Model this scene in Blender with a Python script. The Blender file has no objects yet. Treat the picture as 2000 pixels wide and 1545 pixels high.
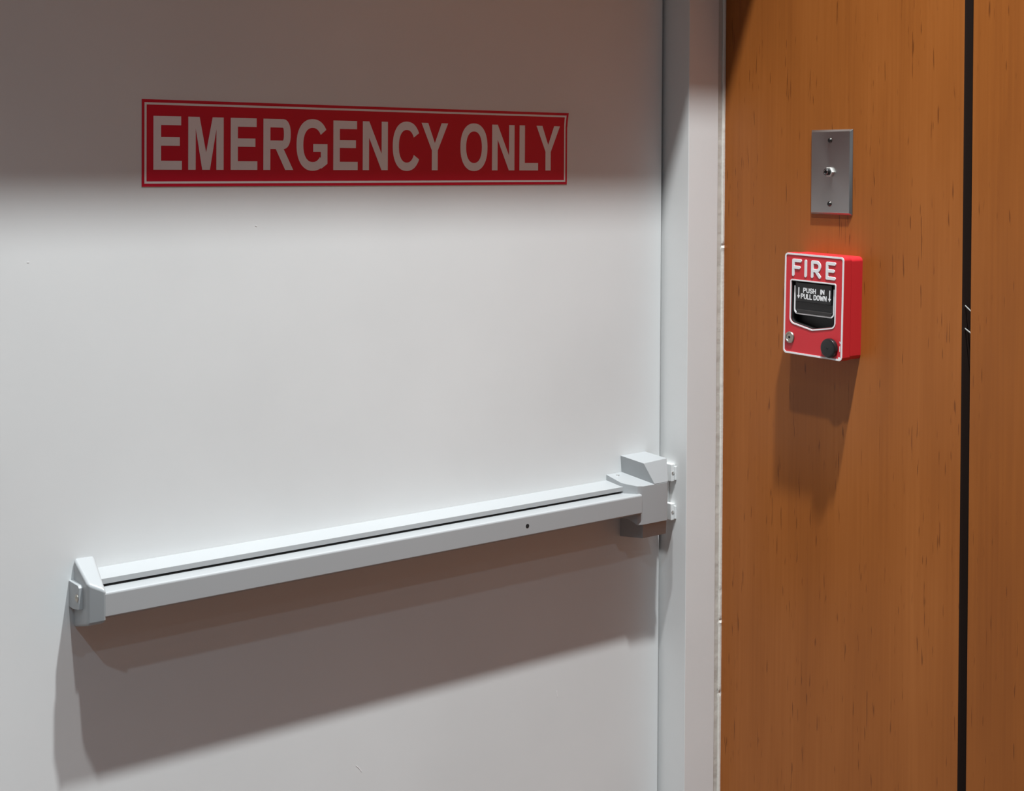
import bpy, bmesh, math
from mathutils import Matrix, Vector
R_ = math.radians
C = bpy.context.scene.collection
S = bpy.context.scene
ZC = 1.5                                   # lens height above the floor

# ------------------------------------------------------------------ camera
YAW, PITCH, ROLL = R_(37.8326), R_(0.8285), R_(0.3066)
F_PX, CY = 2850.37, 361.89
up = Vector((0, 0, 1))
fx = Vector((math.cos(YAW), -math.sin(YAW), 0)); fw = Vector((math.sin(YAW), math.cos(YAW), 0))
fw2 = fw*math.cos(PITCH) - up*math.sin(PITCH); up2 = up*math.cos(PITCH) + fw*math.sin(PITCH)
rx = fx*math.cos(ROLL) + up2*math.sin(ROLL); ru = up2*math.cos(ROLL) - fx*math.sin(ROLL)
cd = bpy.data.cameras.new('camera'); cam = bpy.data.objects.new('camera', cd); C.objects.link(cam)
M = Matrix((rx, ru, -fw2)).transposed().to_4x4(); M.translation = (-1.48809, -1.55131, ZC)
cam.matrix_world = M
cd.sensor_width = 36; cd.lens = F_PX*36/2000; cd.shift_y = -(772.5 - CY)/2000; cd.clip_start = .02
S.camera = cam

# ------------------------------------------------------------------ world and exposure
w = bpy.data.worlds.new('world'); S.world = w; w.use_nodes = True
w.node_tree.nodes['Background'].inputs[0].default_value = (.9, .92, 1, 1)
w.node_tree.nodes['Background'].inputs[1].default_value = 0.0
S.view_settings.view_transform = 'Standard'; S.view_settings.look = 'None'
S.view_settings.gamma = 1; S.view_settings.use_curve_mapping = False
S.view_settings.exposure = -0.22

CEIL = ZC + 2.44
# downlights: x, y, watts, half angle of the beam, colour
LAMPS = [(-1.12, -.86, 290, 44, (.915, .98, 1)),
         (-.47, -.86, 740, 34, (.915, .98, 1)),
         (-2.6, -2.0, 170, 60, (.60, .84, 1)),
         (-.75, -3.0, 75, 65, (.60, .84, 1)),
         (-2.6, -3.8, 80, 65, (.60, .84, 1))]

# ------------------------------------------------------------------ material helpers
def mat(name, col, rough=.5, metal=0, spec=.5):
    m = bpy.data.materials.new(name); m.use_nodes = True
    b = m.node_tree.nodes['Principled BSDF']
    b.inputs['Base Color'].default_value = (*col, 1); b.inputs['Roughness'].default_value = rough
    b.inputs['Metallic'].default_value = metal; b.inputs['Specular IOR Level'].default_value = spec
    return m
def nd(m, t, **kw):
    n = m.node_tree.nodes.new(t)
    for k, v in kw.items():
        if k in n.inputs: n.inputs[k].default_value = v
        else: setattr(n, k, v)
    return n
def ln(m, a, b): m.node_tree.links.new(a, b)
def coords(m, scale=(1, 1, 1)):
    g = nd(m, 'ShaderNodeNewGeometry'); mp = nd(m, 'ShaderNodeMapping', Scale=scale)
    ln(m, g.outputs['Position'], mp.inputs['Vector']); return mp.outputs['Vector']
def ramp(m, fac, stops):
    r = nd(m, 'ShaderNodeValToRGB'); e = r.color_ramp.elements
    while len(e) < len(stops): e.new(.5)
    for i, (p, c) in enumerate(stops):
        e[i].position = p; e[i].color = (*c, 1) if len(c) == 3 else c
    ln(m, fac, r.inputs['Fac']); return r.outputs['Color']
def paint(name, c, rough=.42, bump=.04, var=.04, scale=180):
    m = mat(name, c, rough); b = m.node_tree.nodes['Principled BSDF']
    n1 = nd(m, 'ShaderNodeTexNoise', Scale=scale, Detail=3.); ln(m, coords(m), n1.inputs['Vector'])
    bp = nd(m, 'ShaderNodeBump', Strength=bump, Distance=.001)
    ln(m, n1.outputs['Fac'], bp.inputs['Height']); ln(m, bp.outputs['Normal'], b.inputs['Normal'])
    n2 = nd(m, 'ShaderNodeTexNoise', Scale=3.5, Detail=4.); ln(m, coords(m), n2.inputs['Vector'])
    lo = tuple(x*(1-var) for x in c); hi = tuple(min(1, x*(1+var)) for x in c)
    ln(m, ramp(m, n2.outputs['Fac'], [(.3, lo), (.7, hi)]), b.inputs['Base Color'])
    return m

DOORP = paint('door_paint', (.70, .70, .695), .42)
FRAMEP = paint('frame_paint', (.72, .71, .70), .45, bump=.06)
BARP = paint('bar_enamel', (.36, .365, .37), .36, bump=.015, var=.015, scale=700)
BARM = paint('bar_satin_aluminium', (.38, .385, .39), .33, bump=.01, var=.015, scale=700)
CAULK = paint('caulk', (.74, .70, .64), .5, bump=.25, var=.08, scale=260)
FILLER = paint('jamb_filler', (.52, .485, .44), .6, bump=.5, var=.12, scale=140)
PLASTER = paint('plaster', (.58, .58, .575), .8, bump=.2)
CEILP = paint('ceiling_paint', (.75, .745, .735), .85, bump=.2)
DARK = mat('black_cavity', (.006, .005, .005), .8)
CORE = mat('dark_board_edge', (.02, .006, .002), .7)
GASKET = mat('gasket', (.03, .03, .03), .7)
BLACK = mat('black_plastic', (.012, .011, .011), .32)
BLACKM = mat('black_matte_plastic', (.02, .017, .016), .5)
SIGNRED = paint('sign_red_vinyl', (.60, .004, .032), .38, bump=.0, var=.02)
SIGNW = mat('sign_white_print', (.80, .745, .745), .45)
PRINTW = mat('white_raised_print', (.82, .80, .80), .45)
STEEL = mat('brushed_steel', (.42, .405, .40), .36, 1)
NICKEL = mat('nickel', (.42, .38, .33), .35, 1)
SCREWM = mat('dark_screw', (.10, .09, .08), .4, 1)
NUTM = mat('pale_zinc', (.72, .70, .66), .5, .6)
CHROME = mat('zinc', (.75, .74, .72), .25, 1)
REDP = paint('red_plastic', (.62, .022, .032), .38, bump=.03, var=.03, scale=900)

def brushed(m):
    b = m.node_tree.nodes['Principled BSDF']
    n = nd(m, 'ShaderNodeTexNoise', Scale=1., Detail=2.); ln(m, coords(m, (2500, 2500, 60)), n.inputs['Vector'])
    bp = nd(m, 'ShaderNodeBump', Strength=.08, Distance=.0004)
    ln(m, n.outputs['Fac'], bp.inputs['Height']); ln(m, bp.outputs['Normal'], b.inputs['Normal'])
    b.inputs['Anisotropic'].default_value = .4
brushed(STEEL)

def wood(name, dark, mid, light, seed=0.):
    m = mat(name, mid, .42, 0, .32); b = m.node_tree.nodes['Principled BSDF']
    g = nd(m, 'ShaderNodeNewGeometry')
    def tex(scale, detail=4., dist=0.):
        mp = nd(m, 'ShaderNodeMapping', Scale=scale, Location=(seed, seed*1.7, seed*.6))
        ln(m, g.outputs['Position'], mp.inputs['Vector'])
        n = nd(m, 'ShaderNodeTexNoise', Scale=1., Detail=detail, Distortion=dist); ln(m, mp.outputs['Vector'], n.inputs['Vector'])
        return n.outputs['Fac']
    broad = tex((14, 14, .9), 3., .6); fine = tex((240, 240, 5), 4.); mott = tex((9, 9, 3.5), 4.)
    a1 = nd(m, 'ShaderNodeMix', data_type='FLOAT'); a1.inputs[0].default_value = .35
    ln(m, broad, a1.inputs[2]); ln(m, fine, a1.inputs[3])
    a2 = nd(m, 'ShaderNodeMix', data_type='FLOAT'); a2.inputs[0].default_value = .3
    ln(m, a1.outputs[0], a2.inputs[2]); ln(m, mott, a2.inputs[3])
    col = ramp(m, a2.outputs[0], [(.30, dark), (.5, mid), (.70, light)])
    # short dark pores running with the grain
    por = ramp(m, tex((300, 300, 24), 1.), [(.70, (1, 1, 1)), (.76, (.45, .40, .36))])
    mx = nd(m, 'ShaderNodeMix', data_type='RGBA', blend_type='MULTIPLY'); mx.inputs[0].default_value = .8
    ln(m, col, mx.inputs[6]); ln(m, por, mx.inputs[7]); ln(m, mx.outputs[2], b.inputs['Base Color'])
    bp = nd(m, 'ShaderNodeBump', Strength=.10, Distance=.0006)
    ln(m, fine, bp.inputs['Height']); ln(m, bp.outputs['Normal'], b.inputs['Normal'])
    return m
WOOD = wood('cherry_veneer', (.265, .076, .013), (.34, .102, .018), (.405, .130, .027))
WOOD2 = wood('cherry_veneer_b', (.245, .069, .0115), (.315, .093, .0155), (.375, .118, .023), 3.3)
FLOORM = wood('floor_boards', (.10, .055, .040), (.135, .077, .056), (.175, .10, .075), 7.)

# ------------------------------------------------------------------ object helpers
def link(name, me, m, parent=None):
    o = bpy.data.objects.new(name, me); C.objects.link(o)
    if m: me.materials.clear(); me.materials.append(m)
    if parent: o.parent = parent
    return o
def tag(o, label=None, cat=None, group=None, kind=None):
    for k, v in (('label', label), ('category', cat), ('group', group), ('kind', kind)):
        if v: o[k] = v
    return o
def empty(name, mw, label=None, cat=None, group=None):
    o = bpy.data.objects.new(name, None); C.objects.link(o); o.matrix_world = mw; o.empty_display_size = .05
    return tag(o, label, cat, group)
def finish(bm, name, m, parent=None, bevel=0, seg=2, smooth=True):
    bmesh.ops.recalc_face_normals(bm, faces=bm.faces)
    if bevel:
        ed = [e for e in bm.edges if len(e.link_faces) == 2 and e.calc_face_angle(0) > .35]
        bmesh.ops.bevel(bm, geom=ed, offset=bevel, segments=seg, profile=.5, affect='EDGES', clamp_overlap=True)
    me = bpy.data.meshes.new(name); bm.to_mesh(me); bm.free()
    if smooth:
        for p in me.polygons: p.use_smooth = True
        me.set_sharp_from_angle(angle=R_(28))
    o = link(name, me, m, parent)
    if smooth:
        wn = o.modifiers.new('weighted_normals', 'WEIGHTED_NORMAL'); wn.keep_sharp = True; wn.weight = 80
    return o
def box_bm(bm, lo, hi):
    v = [bm.verts.new((x, y, z)) for x in (lo[0], hi[0]) for y in (lo[1], hi[1]) for z in (lo[2], hi[2])]
    for f in ((0, 1, 3, 2), (4, 6, 7, 5), (0, 4, 5, 1), (2, 3, 7, 6), (0, 2, 6, 4), (1, 5, 7, 3)): bm.faces.new([v[i] for i in f])
def box(name, lo, hi, m, parent=None, bevel=0, seg=2):
    bm = bmesh.new(); box_bm(bm, lo, hi); return finish(bm, name, m, parent, bevel, seg)
def hexa(name, pts, m, parent=None, bevel=0, seg=2):
    """eight corners: four of one end, four of the other in the same order"""
    bm = bmesh.new(); v = [bm.verts.new(p) for p in pts]
    bm.faces.new(v[0:4]); bm.faces.new(v[7:3:-1])
    for i in range(4): bm.faces.new((v[i], v[(i+1) % 4], v[4+(i+1) % 4], v[4+i]))
    return finish(bm, name, m, parent, bevel, seg)
def prism_bm(bm, poly, axis, a, b):
    """2D polygon extruded along an axis (0 x, 1 y, 2 z); polygon in the other two axes, in order"""
    def P(q, t):
        q = list(q); q.insert(axis, t); return bm.verts.new(q)
    A = [P(q, a) for q in poly]; B = [P(q, b) for q in poly]; n = len(poly)
    bm.faces.new(A); bm.faces.new(B[::-1])
    for i in range(n): bm.faces.new((A[i], A[(i+1) % n], B[(i+1) % n], B[i]))
def prism(name, poly, axis, a, b, m, parent=None, bevel=0, seg=2):
    bm = bmesh.new(); prism_bm(bm, poly, axis, a, b); return finish(bm, name, m, parent, bevel, seg)
def lathe(name, prof, m, parent=None, n=40, at=(0, 0), sides=None):
    """profile of (radius, height along local c) turned about the c axis at (a, b)"""
    n = sides or n; bm = bmesh.new(); rings = []
    for r, h in prof:
        if r < 1e-7: rings.append([bm.verts.new((at[0], at[1], h))])
        else: rings.append([bm.verts.new((at[0]+r*math.cos(2*math.pi*i/n), at[1]+r*math.sin(2*math.pi*i/n), h)) for i in range(n)])
    for A, B in zip(rings, rings[1:]):
        for i in range(n):
            j = (i+1) % n
            if len(A) == 1 and len(B) > 1: bm.faces.new((A[0], B[i], B[j]))
            elif len(B) == 1 and len(A) > 1: bm.faces.new((A[i], A[j], B[0]))
            elif len(A) > 1: bm.faces.new((A[i], A[j], B[j], B[i]))
    return finish(bm, name, m, parent)
def rrect(x0, y0, x1, y1, r, n=6):
    rs = r if isinstance(r, (list, tuple)) else [r]*4; out = []
    for (cx, cy, a), q in zip(((x1, y1, 0), (x0, y1, 90), (x0, y0, 180), (x1, y0, 270)), rs):
        sx = -1 if a in (0, 270) else 1; sy = -1 if a in (0, 90) else 1
        for i in range(n+1):
            t = R_(a + 90*i/n); out.append((cx+sx*q+q*math.cos(t), cy+sy*q+q*math.sin(t)))
    return out
def filled(name, loops, c0, c1, m, parent=None, bevel=0, seg=2):
    """outline with holes (first loop outer), filled and extruded from c0 to c1 along local c"""
    cu = bpy.data.curves.new(name, 'CURVE'); cu.dimensions = '2D'; cu.fill_mode = 'BOTH'
    for lp in loops:
        sp = cu.splines.new('POLY'); sp.points.add(len(lp)-1); sp.use_cyclic_u = True
        for p, q in zip(sp.points, lp): p.co = (q[0], q[1], 0, 1)
    cu.extrude = (c1-c0)/2 - bevel; cu.bevel_depth = bevel; cu.bevel_resolution = seg; cu.offset = -bevel
    o = bpy.data.objects.new('tmp', cu); C.objects.link(o)
    dg = bpy.context.evaluated_depsgraph_get(); me = bpy.data.meshes.new_from_object(o.evaluated_get(dg))
    bpy.data.objects.remove(o); bpy.data.curves.remove(cu)
    bm = bmesh.new(); bm.from_mesh(me); bpy.data.meshes.remove(me)
    bmesh.ops.remove_doubles(bm, verts=bm.verts, dist=1e-6)
    for v in bm.verts: v.co.z += (c0+c1)/2
    return finish(bm, name, m, parent)
def stroke_bm(bm, pts, wd, c0, c1, closed=False, n=6):
    """rounded strokes along a polyline, raised from c0 to c1"""
    segs = list(zip(pts, pts[1:] + (pts[:1] if closed else [])))
    if not closed: segs = segs[:len(pts)-1]
    for k, ((ax, ay), (bx, by)) in enumerate(segs):
        c1 = c1 + 4e-6
        if math.hypot(bx-ax, by-ay) < 1e-8: continue
        t = math.atan2(by-ay, bx-ax); poly = []
        for i in range(n+1):
            u = t - math.pi/2 + math.pi*i/n; poly.append((bx+wd/2*math.cos(u), by+wd/2*math.sin(u)))
        for i in range(n+1):
            u = t + math.pi/2 + math.pi*i/n; poly.append((ax+wd/2*math.cos(u), ay+wd/2*math.sin(u)))
        prism_bm(bm, poly, 2, c0, c1)
def stroke(name, lines, wd, c0, c1, m, parent, closed=False, bevel=0):
    bm = bmesh.new()
    for k, l in enumerate(lines): stroke_bm(bm, list(l), wd, c0, c1+k*2.5e-5, closed)
    return finish(bm, name, m, parent, bevel, 1)
def band(name, outer, inner, c0, c1, m, parent):
    """closed line of print: the ring between two loops of equal length"""
    bm = bmesh.new(); n = len(outer)
    L = [[bm.verts.new((*q, c)) for q in lp] for lp, c in ((outer, c0), (outer, c1), (inner, c1), (inner, c0))]
    for k in range(4):
        A, B = L[k], L[(k+1) % 4]
        for i in range(n): bm.faces.new((A[i], A[(i+1) % n], B[(i+1) % n], B[i]))
    return finish(bm, name, m, parent)
def inset(lp, d):
    """loop moved inwards by d (loop runs anticlockwise)"""
    n = len(lp); out = []
    for i in range(n):
        p = Vector(lp[i-1]); q = Vector(lp[i]); r = Vector(lp[(i+1) % n])
        e1 = (q-p).normalized() if (q-p).length > 1e-9 else (r-q).normalized()
        e2 = (r-q).normalized() if (r-q).length > 1e-9 else e1
        n1 = Vector((-e1.y, e1.x)); n2 = Vector((-e2.y, e2.x)); b = (n1+n2).normalized()
        out.append(tuple(q + b*d/max(.35, b.dot(n1))))
    return out
def mount(origin, a, b, roll=0):
    """local x = right along the wall, y = up, z = out of the wall"""
    a = Vector(a); b = Vector(b); c = a.cross(b)
    m = Matrix((a, b, c)).transposed().to_4x4(); m = m @ Matrix.Rotation(roll, 4, 'Z'); m.translation = origin; return m

# ------------------------------------------------------------------ the setting
WF, RV = .0751, .0489                      # frame width, depth of the frame's reveal
XL, YF = -4.0, -5.0                        # far walls of the room
tag(box('floor', (XL, YF, -.05), (.12, .25, 0), FLOORM), kind='structure')
ceil = tag(box('ceiling', (XL, YF, CEIL), (.12, .25, CEIL+.05), CEILP), kind='structure')
SOFZ, SOFY = ZC+.60, -.229
box('soffit', (XL, SOFY, SOFZ), (WF+.0, -.035, CEIL), CEILP, ceil)
tag(box('wall_left', (XL-.1, YF, 0), (XL, .25, CEIL), PLASTER), kind='structure')
tag(box('wall_front', (XL, YF-.1, 0), (.12, YF, CEIL), PLASTER), kind='structure')

# wood wall on the right: a backing with separate veneered panels, an open joint between them
wr = tag(box('wall_right', (WF+.022, YF, 0), (WF+.1, .25, CEIL), DARK), 'cherry wood panelled wall with an open vertical joint', kind='structure')
G1, G2 = -.4573, -.4695
def panel(y0, y1, m):                      # veneered face, edges of dark stained board
    o = box('wood_panel', (WF, y0, .0), (WF+.0215, y1, CEIL), m, wr, .0009, 2)
    o.data.materials.append(CORE)
    for p in o.data.polygons:
        if abs(p.normal.y) > .9: p.material_index = 1
    return o
panel(G1, -RV+.012, WOOD); panel(-1.38, G2, WOOD2)
panel(-2.30, -1.392, WOOD); panel(-3.22, -2.312, WOOD2); panel(YF, -3.232, WOOD)
for (ya, za, yb, zb) in ((-.4545, -.1715, -.4628, -.1780), (-.4545, -.2010, -.4628, -.2045)):
    bm = bmesh.new()
    prism_bm(bm, [(ya+.003, ZC+za+.0022), (yb-.008, ZC+zb-.0058), (yb-.008, ZC+zb-.0070), (ya+.003, ZC+za+.0010)], 0, WF+.0062, WF+.0074)
    finish(bm, 'panel_clip', NUTM, wr)

# door wall around the frame
DW, DH = 1.06, 2.035
wb = tag(box('wall_back', (XL, -.035, 0), (-DW-.064, .11, CEIL), PLASTER), kind='structure')
box('wall_over_door', (-DW-.064, -.035, DH+.062), (WF, .11, CEIL), PLASTER, wb)

# steel door frame: trim with a moulded section (face, reveal and return), jambs and head
tr = bpy.data.objects.new('trim_1', None); C.objects.link(tr); tr.location = (0, 0, 0)
tag(tr, 'grey painted steel door frame against the wood wall', kind='structure')
def jamb_section(s, x0):
    # plan section of a jamb; s = +1 right, -1 left; x0 = line of the reveal
    p = [(0, .012), (0, -RV), (.0605, -RV), (.0605, -RV+.0045), (.0655, -RV+.0045), (.0655, -.03), (.045, -.03), (.045, .10), (.0165, .10), (.0165, .012)]
    return [(x0+s*a, b) for a, b in p]
prism('jamb', jamb_section(1, 0), 2, 0, DH+.001, FRAMEP, tr, .0012, 2)
prism('jamb', jamb_section(-1, -DW), 2, 0, DH+.001, FRAMEP, tr, .0012, 2)
prism('head', [(-RV, DH), (-RV, DH+.0625), (-.03, DH+.0625), (-.03, DH+.045), (.10, DH+.045), (.10, DH+.0165), (.012, DH+.0165), (.012, DH)], 0, -DW-.0625, .0625, FRAMEP, tr, .0012, 2)
# filler strip and caulk bead between frame and wood
def strip(name, xs, ys, m, wob, seed, nicks=()):
    bm = bmesh.new(); N = 420; rows = []
    import random; rnd = random.Random(seed); ph = [rnd.uniform(0, 6) for _ in range(6)]
    for i in range(N+1):
        z = ZC-.95 + 1.5*i/N
        wv = wob*sum(math.sin(z*k*40+ph[j])/(1+j) for j, k in enumerate((1, 2.3, 4.1, 6.7, 11., 17.)))
        for zn, dp in nicks:
            wv += dp*math.exp(-((z-ZC-zn)/.0022)**2)
        rows.append([bm.verts.new((x + wv*(1 if k in (1, 2) else 0)*(-1 if k == 1 else .4), y - wv*(1 if k in (1, 2, 3) else 0), z)) for k, (x, y) in enumerate(zip(xs, ys))])
    for A, B in zip(rows, rows[1:]):
        for k in range(len(xs)-1): bm.faces.new((A[k], A[k+1], B[k+1], B[k]))
    return finish(bm, name, m, tr)
strip('filler', (.060, .0628, .0690, .0720), (-RV+.006, -RV+.0026, -RV+.0022, -RV+.004), FILLER, .00035, 4)
strip('caulk_bead', (.0700, .0697, .0708, .0732, .0752, .0755), (-RV+.006, -RV+.0012, -RV-.0004, -RV-.0006, -RV+.0002, -RV+.006), CAULK, .00014, 9,
      nicks=((-.118, -.0016), (-.122, .0012), (-.627, -.0012), (-.671, -.0018), (-.674, .0009), (-.778, -.0016), (.055, .0007), (-.32, .0006)))

# door leaf
door = tag(box('door_1', (-DW+.003, 0, .008), (-.0044, .044, DH-.003), DOORP, None, .0042, 3), 'light grey flush steel exit door', kind='structure')
prism('gasket', [(-.0044, .034), (0.0164, .034), (0.0164, .0125), (-.0044, .0125)], 2, .01, DH-.01, GASKET, door)
for (x, z, pts) in ((-.5208, -.7588, ((-.0045, .005), (.0005, .0), (.003, -.004))), (-.668, -.0745, ((0, 0), (.0014, -.0006))), (-.940, -.108, ((0, 0), (.0016, 0))), (-.20, -.735, ((0, .004), (.001, -.004)))):
    o = stroke('paint_scuff', [[(x+a, ZC+z+b) for a, b in pts]], .0009, 0, .0002, PRINTW if z < -.5 else FRAMEP, None)
    o.data.transform(Matrix(((1, 0, 0, 0), (0, 0, -1, 0), (0, 1, 0, 0), (0, 0, 0, 1)))); o.parent = door

# ------------------------------------------------------------------ EMERGENCY ONLY sign
sx0, sx1, sz0, sz1 = -.8107, -.1876, -.0275, .0710
SX, SZ = (sx0+sx1)/2, (sz0+sz1)/2
sign = empty('emergency_sign', mount((SX, 0, ZC+SZ), (1, 0, 0), (0, 0, 1)), 'long red vinyl sign reading EMERGENCY ONLY in white capitals on the grey door', 'sign')
W2, H2 = (sx1-sx0)/2, (sz1-sz0)/2
def lift(x, y):                           # the top right corner has come unstuck
    d = ((x-(W2-.012)) + (y-(H2-.012)))
    return max(0, d)**1.5*.9 if x > W2-.02 and y > H2-.02 else 0
def sheet(name, xs, ys, c, m, parent):
    bm = bmesh.new(); g = [[bm.verts.new((x, y, c+lift(x, y))) for y in ys] for x in xs]
    for i in range(len(xs)-1):
        for j in range(len(ys)-1): bm.faces.new((g[i][j], g[i+1][j], g[i+1][j+1], g[i][j+1]))
    return bm
def sub(a, b, n): return [a+(b-a)*i/n for i in range(n+1)]
xs = sub(-W2, W2-.02, 12)[:-1] + sub(W2-.02, W2, 10); ys = sub(-H2, H2-.02, 4)[:-1] + sub(H2-.02, H2, 10)
bm = sheet('panel', xs, ys, .0006, None, None)
ge = bmesh.ops.extrude_face_region(bm, geom=bm.faces[:])
for v in [g for g in ge['geom'] if isinstance(g, bmesh.types.BMVert)]: v.co.z -= .0006
finish(bm, 'panel', SIGNRED, sign)
bx0, bx1, by0, by1 = -.8077-SX, -.1906-SX, -.0242-SZ, .0676-SZ; bt = .0025
bm = bmesh.new()
def quadstrip(x0, y0, x1, y1, n):
    g = [[bm.verts.new((x, y, .00075+lift(x, y))) for y in ((y0, y1) if x1-x0 > y1-y0 else sub(y0, y1, n))] for x in (sub(x0, x1, n) if x1-x0 > y1-y0 else (x0, x1))]
    for i in range(len(g)-1):
        for j in range(len(g[0])-1): bm.faces.new((g[i][j], g[i+1][j], g[i+1][j+1], g[i][j+1]))
quadstrip(bx0, by0, bx1, by0+bt, 40); quadstrip(bx0, by1-bt, bx1, by1, 160)
quadstrip(bx0, by0+bt, bx0+bt, by1-bt, 10); quadstrip(bx1-bt, by0+bt, bx1, by1-bt, 40)
finish(bm, 'border_line', SIGNW, sign)

def glyph(ch, x0, x1, y0, y1, t, th, name='letter'):
    """a bold condensed capital as flat print; t upright stroke, th level stroke"""
    bm = bmesh.new(); w_, h = x1-x0, y1-y0; cx, cy = (x0+x1)/2, (y0+y1)/2; K = [.00078]
    def poly(*p):
        K[0] += .00003; bm.faces.new([bm.verts.new((q[0], q[1], K[0])) for q in p])
    def rect(a, b, e, f): poly((a, b), (e, b), (e, f), (a, f))
    def arc(cx, cy, rx_, ry_, ix, iy, a0, a1, n=40, e=2.25):
        def pt(rx1, ry1, a):
            ca, sa = math.cos(a), math.sin(a)
            return (cx+rx1*math.copysign(abs(ca)**(2/e), ca), cy+ry1*math.copysign(abs(sa)**(2/e), sa))
        K[0] += .00003; c = K[0]
        A = [bm.verts.new((*pt(rx_, ry_, R_(a0+(a1-a0)*i/n)), c)) for i in range(n+1)]
        B = [bm.verts.new((*pt(ix, iy, R_(a0+(a1-a0)*i/n)), c)) for i in range(n+1)]
        for i in range(n): bm.faces.new((A[i], A[i+1], B[i+1], B[i]))
    if ch == 'E':
        rect(x0, y0, x0+t, y1); rect(x0+t, y1-th, x1-.001, y1); rect(x0+t, y0, x1, y0+th)
        m_ = y0+h*.528; rect(x0+t, m_-th*.48, x1-.0026, m_+th*.48)
    elif ch == 'L':
        rect(x0, y0, x0+t, y1); rect(x0+t, y0, x1, y0+th)
    elif ch == 'N':
        rect(x0, y0, x0+t, y1); rect(x1-t, y0, x1, y1)
        poly((x0+t*.0, y1), (x0+t*1.02, y1), (x1, y0), (x1-t*1.02, y0))
    elif ch == 'M':
        rect(x0, y0, x0+t, y1); rect(x1-t, y0, x1, y1)
        poly((x0+t*.75, y1), (x0+t*1.52, y1), (cx, y0+h*.33), (cx+t*.52, y0), (cx-t*.52, y0))
        poly((x1-t*.75, y1), (cx+t*.52, y0), (cx-t*.52, y0), (cx, y0+h*.33), (x1-t*1.52, y1))
    elif ch == 'Y':
        rect(cx-t/2, y0, cx+t/2, y0+h*.42)
        poly((x0, y1), (x0+t*1.12, y1), (cx, y0+h*.575), (cx+t/2, y0+h*.42), (cx-t/2, y0+h*.42))
        poly((x1, y1), (cx+t/2, y0+h*.42), (cx-t/2, y0+h*.42), (cx, y0+h*.575), (x1-t*1.12, y1))
    elif ch == 'O':
        arc(cx, cy, w_/2, h/2+.0009, w_/2-t, h/2-th*.95, 0, 360, 72)
    elif ch == 'C':
        rx0 = w_*.53
        arc(x0+rx0, cy, rx0, h/2+.0009, rx0-t, h/2-th*.95, 30, 331, 64)
    elif ch == 'G':
        rx0 = w_*.52; k = x0+rx0
        arc(k, cy, rx0, h/2+.0009, rx0-t, h/2-th*.95, 34, 318, 64)
        rect(x1-t, y0+h*.17, x1, cy+h*.0); rect(x1-t*2.15, cy+h*.02-th*.95, x1, cy+h*.02)
        poly((x1-t, y0+h*.14), (x1-t*1.9, y0+h*.045), (x1-t*.9, y0+h*.03), (x1, y0+h*.125), (x1, y0+h*.20), (x1-t, y0+h*.20))
    elif ch == 'R':
        rect(x0, y0, x0+t, y1)
        bt_ = y0+h*.41; r = (y1-bt_)/2; kx = x1-.0035-r*.62; ky = (y1+bt_)/2
        rect(x0+t, y1-th, kx, y1); rect(x0+t, bt_, kx, bt_+th)
        arc(kx, ky, r*.62, r, max(.001, r*.62-t), r-th, -90, 90, 24, 2.4)
        poly((x0+t*1.75, bt_+.0004), (x0+t*2.75, bt_+.003), (x1, y0), (x1-t*1.18, y0))
    for f in bm.faces:
        f.normal_update()
        if f.normal.z < 0: f.normal_flip()
    me = bpy.data.meshes.new(name); bm.to_mesh(me); bm.free()
    return link(name, me, SIGNW, sign)
y0, y1 = -.0084-SZ, .0525-SZ
for ch, a, b in (('E', -.797, -.7623), ('M', -.7545, -.7099), ('E', -.7009, -.6661), ('R', -.6581, -.6179), ('G', -.6134, -.5704), ('E', -.5621, -.5271),
                 ('N', -.5197, -.4826), ('C', -.4752, -.4350), ('Y', -.4314, -.3896), ('O', -.3698, -.3255), ('N', -.3179, -.2801), ('L', -.2715, -.2391), ('Y', -.2423, -.2008)):
    glyph(ch, a-SX, b-SX, y0, y1, .0093, .0102)

# ------------------------------------------------------------------ panic bar (exit device)
BX, BZ = -.4630, -.478
bar = empty('panic_bar', mount((BX, 0, ZC+BZ), (1, 0, 0), (0, 0, 1)), 'light grey metal panic bar across the door below the red sign', 'panic bar')
def bl(x, p, z): return (x-BX, z-BZ, p)                     # world x, projection, z relative to lens -> local
# rail: C-section channel, local section in (b, c)
T = lambda z: z-BZ
rail = [(T(-.4488), 0), (T(-.4524), .034), (T(-.4587), .034), (T(-.4587), .0315), (T(-.4545), .0315), (T(-.4515), .003), (T(-.4945), .003), (T(-.4940), .0315), (T(-.4905), .0315), (T(-.4905), .034), (T(-.4960), .034), (T(-.4975), 0)]
prism('rail', rail, 0, -.884-BX, -.100-BX, BARM, bar, .0006, 2)
pb = rrect(0, 0, 1, 1, 0, 1)
sec = [(T(-.4615), .012), (T(-.4615), .0525), (T(-.4622), .0546), (T(-.4640), .0553), (T(-.4868), .0553), (T(-.4884), .0548), (T(-.4892), .0530),
       (T(-.4896), .0490), (T(-.4896), .012)]
push = prism('push_bar', sec, 0, -.8755-BX, -.0925-BX, BARM, bar, .0004, 1)
filled('bolt_hole', [[(-.2975-BX+.0028*math.cos(R_(i*15)), T(-.4755)+.0028*math.sin(R_(i*15))) for i in range(24)]], .050, .05545, DARK, push)
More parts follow.
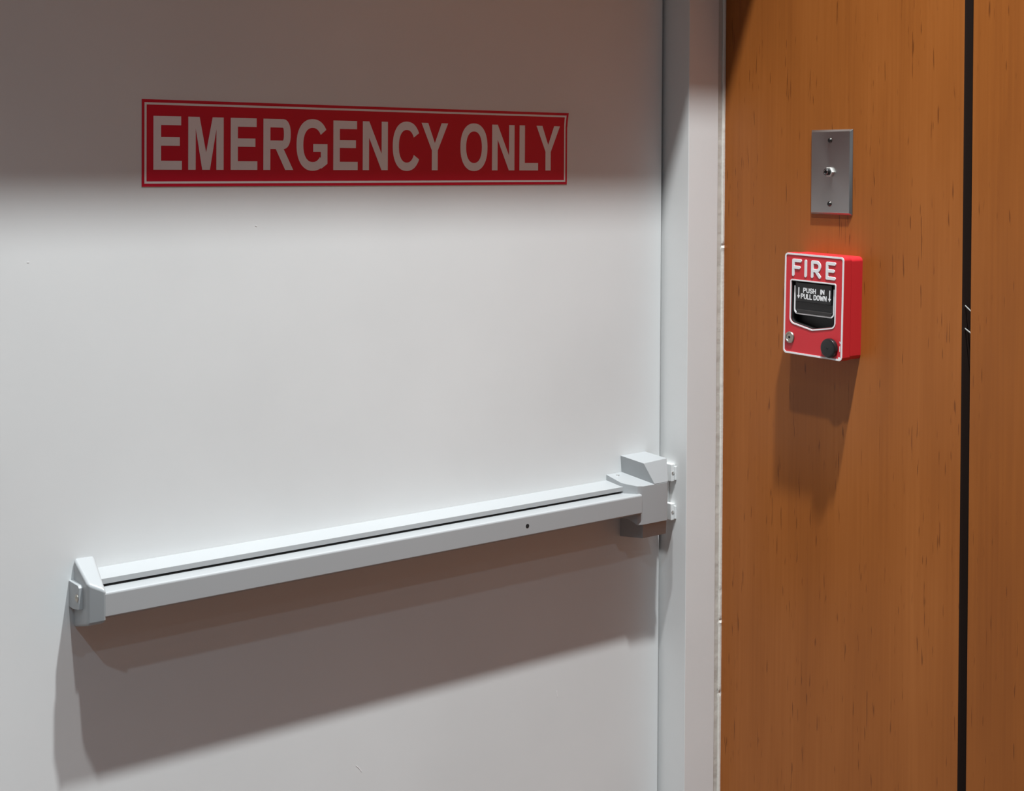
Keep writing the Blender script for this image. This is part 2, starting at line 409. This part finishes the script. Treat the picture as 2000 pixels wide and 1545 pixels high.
# end cap
ec = [bl(-.889, 0, -.4336), bl(-.889, 0, -.5105), bl(-.890, .0425, -.4985), bl(-.890, .0425, -.4525),
      bl(-.8654, 0, -.4340), bl(-.8654, 0, -.5100), bl(-.8745, .0565, -.4938), bl(-.8745, .0565, -.4592)]
cap = hexa('end_cap', ec, BARP, bar, .0034, 4)
tab = prism('mounting_tab', [(T(-.4575), 0), (T(-.4862), 0), (T(-.4862), .012), (T(-.4835), .029), (T(-.4600), .029), (T(-.4575), .026)], 0, -.8942-BX, -.8885-BX, BARP, cap, .0004, 1)
bm = bmesh.new()
def lathe_x(name, prof, m, parent, y, z, x0, sgn=-1, n=28):
    o = lathe(name, prof, m, parent, n)
    o.data.transform(Matrix(((0, 0, sgn, x0), (0, 1, 0, y), (-sgn, 0, 0, z), (0, 0, 0, 1)))); return o
bm.free()
lathe_x('screw', [(0, .0012), (.0013, .0002), (.0016, .0006), (.0034, .0008), (.0042, .0005), (.0044, 0)], NICKEL, tab, T(-.4718), .0235, -.8942-BX)
# head: body with ledge top plus an upper and a lower housing
def ledge_z(p): return -.4405-.2*p
plan = [(-.111, 0), (-.111, .030), (-.1085, .0356), (-.1045, .0405), (-.0965, .0495), (-.0875, .0525), (-.0415, .0530), (-.0395, .051), (-.0375, 0)]
bm = bmesh.new(); A = []; B = []
for x, p in plan:
    A.append(bm.verts.new(bl(x, p, ledge_z(p)))); B.append(bm.verts.new(bl(x, p, -.4965 if x < -.1 else -.5060)))
bm.faces.new(A); bm.faces.new(B[::-1])
for i in range(len(A)): bm.faces.new((A[i], A[(i+1) % len(A)], B[(i+1) % len(A)], B[i]))
head = finish(bm, 'latch_housing', BARP, bar, .0009, 2)
def cover_block(pts): return hexa('cover_block', [bl(*q) for q in pts], BARP, head, .0009, 2)
cover_block([(-.0842, 0, -.4165), (-.0758, .0400, -.4224), (-.0304, .0400, -.4204), (-.0352, 0, -.4165),
             (-.0815, 0, -.4460), (-.0665, .0530, -.4510), (-.0400, .0530, -.4510), (-.0375, 0, -.4460)])
cover_block([(-.0842, 0, -.5000), (-.0860, .0505, -.5000), (-.0395, .0505, -.5000), (-.0375, 0, -.5000),
             (-.0842, 0, -.5330), (-.0768, .0400, -.5290), (-.0310, .0400, -.5290), (-.0352, 0, -.5330)])
def lathe_up(name, prof, m, parent, x, p, z):
    o = lathe(name, prof, m, parent, 20); o.data.transform(Matrix(((1, 0, 0, x-BX), (0, 0, 1, z-BZ), (0, -1, 0, p), (0, 0, 0, 1)))); return o
lathe_up('screw', [(0, .0003), (.0008, .0003), (.0010, .0006), (.0022, .0005), (.0025, 0), (.0025, -.002)], CHROME, head, -.0965, .0085, ledge_z(.0085)+.0002)
prism('latch_bolt', [(T(-.468), .008), (T(-.488), .008), (T(-.488), .026), (T(-.468), .026)], 0, -.0376-BX, -.020-BX, CHROME, head, .001, 2)

# strike on the frame reveal
st = empty('latch_strike', mount((0, -.018, ZC-.476), (1, 0, 0), (0, 0, 1)), 'small white metal latch strike on the door frame beside the panic bar', 'latch strike')
sl = lambda x, y, z: (x, z+.476, -y-.018)
def sbox(name, x0, x1, ya, yb, za, zb, m, parent=st, bev=.0008):
    a = sl(x0, ya, za); b = sl(x1, yb, zb)
    return box(name, [min(p, q) for p, q in zip(a, b)], [max(p, q) for p, q in zip(a, b)], m, parent, bev, 2)
sbox('back_plate', -.0016, 0, -.0145, -.002, -.516, -.436, DOORP)
for z0, z1 in ((-.4600, -.4345), (-.5165, -.4920)):
    lg = sbox('lug', -.0085, 0, -.0265, -.0015, z0, z1, DOORP, st, .0014)
    sbox('flange', -.0030, 0, -.0290, -.0264, z0+.002, z1-.0035, DOORP, lg, .0008)
    o = lathe('screw', [(0, .0005), (.0016, .0007), (.0024, .0003), (.0024, -.001)], CHROME, lg, 18); q = sl(-.0050, -.0266, (z0+z1)/2)
    o.data.transform(Matrix.Translation(q))

# ------------------------------------------------------------------ steel wall plate with jack
PYC, PZC = -.2490, -.0085
plate = empty('wall_plate', mount((WF, PYC, ZC+PZC), (0, -1, 0), (0, 0, 1)), 'brushed steel wall plate with a small jack above the red fire alarm pull', 'wall plate')
pw, ph = .0358, .0580
bm = bmesh.new(); v = []
for sx_, sy_ in ((-1, -1), (1, -1), (1, 1), (-1, 1)):
    v.append([bm.verts.new((sx_*pw, sy_*ph, 0)), bm.verts.new((sx_*(pw-.0002), sy_*(ph-.0002), .0009)), bm.verts.new((sx_*(pw-.0030), sy_*(ph-.0030), .0042))])
bm.faces.new([q[2] for q in v]); bm.faces.new([q[0] for q in v][::-1])
for i in range(4):
    a, b = v[i], v[(i+1) % 4]
    for k in (0, 1): bm.faces.new((a[k], b[k], b[k+1], a[k+1]))
finish(bm, 'plate', STEEL, plate, .0005, 2)
for y in (.0432, -.0432):
    sc = lathe('screw', [(0, .0052), (.0009, .0052), (.0009, .0058), (.0030, .0055), (.0036, .0045), (.0038, .0041)], SCREWM, plate, 28, at=(-.0006, y))
    lathe('screw_socket', [(0, .0061), (.0022, .00612), (.0026, .0056)], BLACK, sc, 20, at=(-.0006, y))
nut = lathe('hex_nut', [(0, .0042), (.0070, .0042), (.0070, .0074), (.0064, .0080), (.0040, .0080)], NUTM, plate, at=(0, .0002), sides=6)
jk = lathe('jack_barrel', [(.0046, .0075), (.0046, .0128), (.0043, .0133), (.0034, .0133), (.0031, .0120), (0, .0120)], BLACK, plate, 32, at=(0, .0002))
lathe('jack_rim', [(.0036, .0132), (.0034, .0136), (.0030, .0136), (.0028, .0124)], CHROME, jk, 32, at=(0, .0002))

# ------------------------------------------------------------------ fire alarm pull station
FY, FZ, FR = -.25017, -.18861, R_(1.004)
D_ = .0380; FW2, FH2 = .0514, .0692
fire = empty('fire_alarm_pull', mount((WF, FY, ZC+FZ), (0, -1, 0), (0, 0, 1), -FR), 'red FIRE alarm pull station with a black handle on the wood wall', 'fire alarm')
def PL(y, z):
    dy, dz = y-FY, z-FZ; c, s = math.cos(FR), math.sin(FR)
    return (-(dy*c+dz*s), -dy*s+dz*c)
bb = filled('back_box', [rrect(-FW2+.0005, -FH2+.0005, FW2-.0005, FH2-.0005, .0065)], 0, .0222, REDP, fire)
win = [PL(-.2118, -.1572), PL(-.2118, -.2090)]
WO = []                                   # window outline, anticlockwise seen from the front
def corner(p, q, r, rad, n=6):
    p, q, r = Vector(p), Vector(q), Vector(r); a = (p-q).normalized(); b = (r-q).normalized()
    h = math.acos(max(-1, min(1, a.dot(b))))/2; d = rad/math.tan(h); o = q+(a+b).normalized()*rad/math.sin(h)
    s, e = q+a*d-o, q+b*d-o; out = []
    for i in range(n+1):
        t = i/n; u = s*(1-t)+e*t; out.append(tuple(o+u.normalized()*rad))
    return out
def rounded(pts, rads):
    out = []
    for i, p in enumerate(pts): out += corner(pts[i-1], p, pts[(i+1) % len(pts)], rads[i])
    return out
wl, wr_, wt, wbm, wv = -.0388, .0368, .0312, -.0250, -.0318
WO = rounded([(wl, wt), (wl, wbm), (-.001, wv), (wr_, wbm), (wr_, wt)], [.0014, .0065, .0025, .0065, .0014])
cov = filled('cover', [rrect(-FW2, -FH2, FW2, FH2, .0055, 8), WO], .0226, D_, REDP, fire, .0011, 2)
oc = rrect(-FW2+.0004, -FH2+.0004, FW2-.0004, FH2-.0004, .0052, 8)
band('cover_outline', oc, inset(oc, .0024), D_-.0004, D_+.0006, PRINTW, cov)
band('window_outline', inset(WO, -.0021), inset(WO, -.0003), D_-.0004, D_+.0006, PRINTW, cov)
filled('recess', [inset(WO, .0004)], .0223, .0236, BLACKM, fire)
band('recess_wall', inset(WO, .00005), inset(WO, .0008), .0226, D_-.0006, BLACKM, fire)
# handle: black pull with a scooped lower half
hl, hr, ht, hb = -.0358, .0338, .0300, -.0140
hd = filled('handle', [rrect(hl, hb, hr, ht, [.0008, .0008, .006, .006])], .0237, D_-.0040, BLACK, fire, .0006, 1)
hu = [(hl+.0008, ht-.0062)] + corner((hl+.0008, ht), (hl+.0008, hb+.0008), (hr, hb+.0008), .0055) + corner((hl, hb+.0008), (hr-.0008, hb+.0008), (hr-.0008, ht), .0055) + [(hr-.0008, ht-.0062)]
stroke('handle_outline', [hu], .0019, D_-.0042, D_-.0026, PRINTW, hd)
bm = bmesh.new()                           # text plate stands forward, the scoop below is bounded by a sloping lip
prism_bm(bm, [(ht-.0005, D_-.004), (ht-.0005, D_-.0016), (.0044, D_-.0010), (.0030, D_-.0022), (.0030, D_-.004)], 0, hl+.0040, hr-.0040)
finish(bm, 'text_plate', BLACK, hd, .0004, 1)
bm = bmesh.new()
prism_bm(bm, [(-.0068, D_-.0042), (-.0076, D_-.0022), (-.0118, D_-.0016), (-.0118, D_-.0042)], 0, hl+.0048, hr-.0048)
finish(bm, 'finger_lip', BLACKM, hd, .0004, 1)
# raised FIRE
FT, FB = .0612, .0372
def fire_letters():
    def L(name, lines): stroke('letter', lines, .0044, D_-.0003, D_+.0009, PRINTW, cov, bevel=.0002)
    t, b, m_ = FT-.0022, FB+.0022, (FT+FB)/2
    def xz(a): return a
    xF, xI, xR, xE = -.0358, -.0140, -.0025, .0228
    L('F', [[(xF, b), (xF, t), (xF+.0125, t)], [(xF, m_+.0004), (xF+.0105, m_+.0004)]])
    L('I', [[(xI, b), (xI, t)]])
    bowl = [(xR+.0072+.0056*math.sin(R_(a)), t-.0058+.0058*math.cos(R_(a))) for a in range(0, 181, 15)]
    L('R', [[(xR, b), (xR, t)] + bowl + [(xR, t-.0116)], [(xR+.0060, t-.0116), (xR+.0130, b)]])
    L('E', [[(xE+.0128, b), (xE, b), (xE, t), (xE+.0128, t)], [(xE, m_), (xE+.0110, m_)]])
fire_letters()
# small white lettering and arrows on the handle
FONT = {'P': [[(0, 0), (0, 1), (.55, 1), (.75, .85), (.75, .65), (.55, .5), (0, .5)]],
        'U': [[(0, 1), (0, .22), (.2, 0), (.55, 0), (.75, .22), (.75, 1)]],
        'S': [[(.75, .84), (.55, 1), (.2, 1), (0, .85), (0, .68), (.18, .53), (.57, .47), (.75, .32), (.75, .16), (.55, 0), (.2, 0), (0, .16)]],
        'H': [[(0, 0), (0, 1)], [(.75, 0), (.75, 1)], [(0, .5), (.75, .5)]],
        'I': [[(0, 0), (0, 1)]], 'N': [[(0, 0), (0, 1), (.75, 0), (.75, 1)]], 'L': [[(0, 1), (0, 0), (.6, 0)]],
        'D': [[(0, 0), (0, 1), (.45, 1), (.75, .75), (.75, .25), (.45, 0), (0, 0)]],
        'O': [[(.22, 0), (0, .25), (0, .75), (.22, 1), (.55, 1), (.77, .75), (.77, .25), (.55, 0), (.22, 0)]],
        'W': [[(0, 1), (.25, 0), (.5, .8), (.75, 0), (1, 1)]]}
def small_text(txt, x, y, h, wx, gap, space):
    out = []
    for ch in txt:
        if ch == ' ': x += space; continue
        ww = max(p[0] for l in FONT[ch] for p in l)
        for l in FONT[ch]: out.append([(x+p[0]*h*wx, y+p[1]*h) for p in l])
        x += ww*h*wx+gap
    return out
ct = D_-.0018
stroke('lettering', small_text('PUSH IN', -.0185, .0166, .0056, .92, .0018, .0072), .0014, ct-.001, ct+.0006, PRINTW, hd)
stroke('lettering', small_text('PULL', -.0222, .0082, .0058, .86, .0016, .0026), .0014, ct-.001, ct+.0008, PRINTW, hd)
stroke('lettering', small_text('DOWN', .0000, .0082, .0058, .86, .0016, .0026), .0014, ct-.001, ct+.0008, PRINTW, hd)
for xa in (-.0268, .0268):
    bm = bmesh.new(); stroke_bm(bm, [(xa, .0222), (xa, .0100)], .0017, ct-.001, ct+.0007)
    prism_bm(bm, [(xa-.0026, .0118), (xa, .0074), (xa+.0026, .0118)], 2, ct-.001, ct+.0008)
    finish(bm, 'arrow', PRINTW, hd)
# key lock and test knob
kx, ky = PL(-.2098, -.2347)
lk = lathe('key_lock', [(.0080, D_-.001), (.0080, D_+.0010), (.0072, D_+.0020), (.0055, D_+.0022), (.0050, D_+.0016), (0, D_+.0016)], NICKEL, fire, 36, at=(kx, ky))
lathe('keyhole', [(0, D_+.0019), (.0017, D_+.0019), (.0019, D_+.0012)], DARK, lk, 20, at=(kx, ky))
nx, ny = PL(-.2800, -.2425)
kb = lathe('test_knob', [(.0130, D_-.001), (.0130, D_+.0035), (.0122, D_+.0052), (.0100, D_+.0062), (0, D_+.0064)], BLACK, fire, 44, at=(nx, ny))
lathe('knob_socket', [(0, D_+.0067), (.0016, D_+.0067), (.0019, D_+.0060)], DARK, kb, 20, at=(nx, ny))
mk = [[(nx+.0155, ny+.0098), (nx+.0165, ny+.0098), (nx+.0165, ny+.0078)], [(nx+.0158, ny+.0036), (nx+.0158, ny-.0028)],
      [(nx+.0138, ny-.0118), (nx+.0152, ny-.0106), (nx+.0166, ny-.0118), (nx+.0152, ny-.0130), (nx+.0138, ny-.0118)]]
stroke('small_mark', mk, .0010, D_-.0003, D_+.0002, PRINTW, cov)

# ------------------------------------------------------------------ recessed downlights in the ceiling
LENS = mat('lamp_lens', (.9, .9, .9), .5)
lb = LENS.node_tree.nodes['Principled BSDF']; lb.inputs['Emission Color'].default_value = (1, .97, .93, 1); lb.inputs['Emission Strength'].default_value = 6
RINGM = mat('lamp_ring', (.8, .8, .8), .4)
for i, (x, y, wt_, half, col) in enumerate(LAMPS):
    t = empty('recessed_downlight', Matrix.Translation((x, y, CEIL)), 'round recessed ceiling downlight shining down on the exit door' if y > -1 else 'round recessed ceiling downlight away from the door, over the open floor', 'downlight', 'downlights at the door' if y > -1 else 'downlights over the open floor')
    lathe('trim_ring', [(.055, 0), (.055, -.003), (.042, -.005), (.038, 0)], RINGM, t, 36)
    lathe('lens', [(0, -.0008), (.038, -.0008)], LENS, t, 36)
    ld = bpy.data.lights.new('downlight_beam', 'SPOT'); ld.energy = wt_; ld.color = col; ld.spot_size = 2*R_(half); ld.spot_blend = 1; ld.shadow_soft_size = .042
    lo = bpy.data.objects.new('downlight_beam', ld); C.objects.link(lo); lo.parent = t; lo.location = (0, 0, -.04)
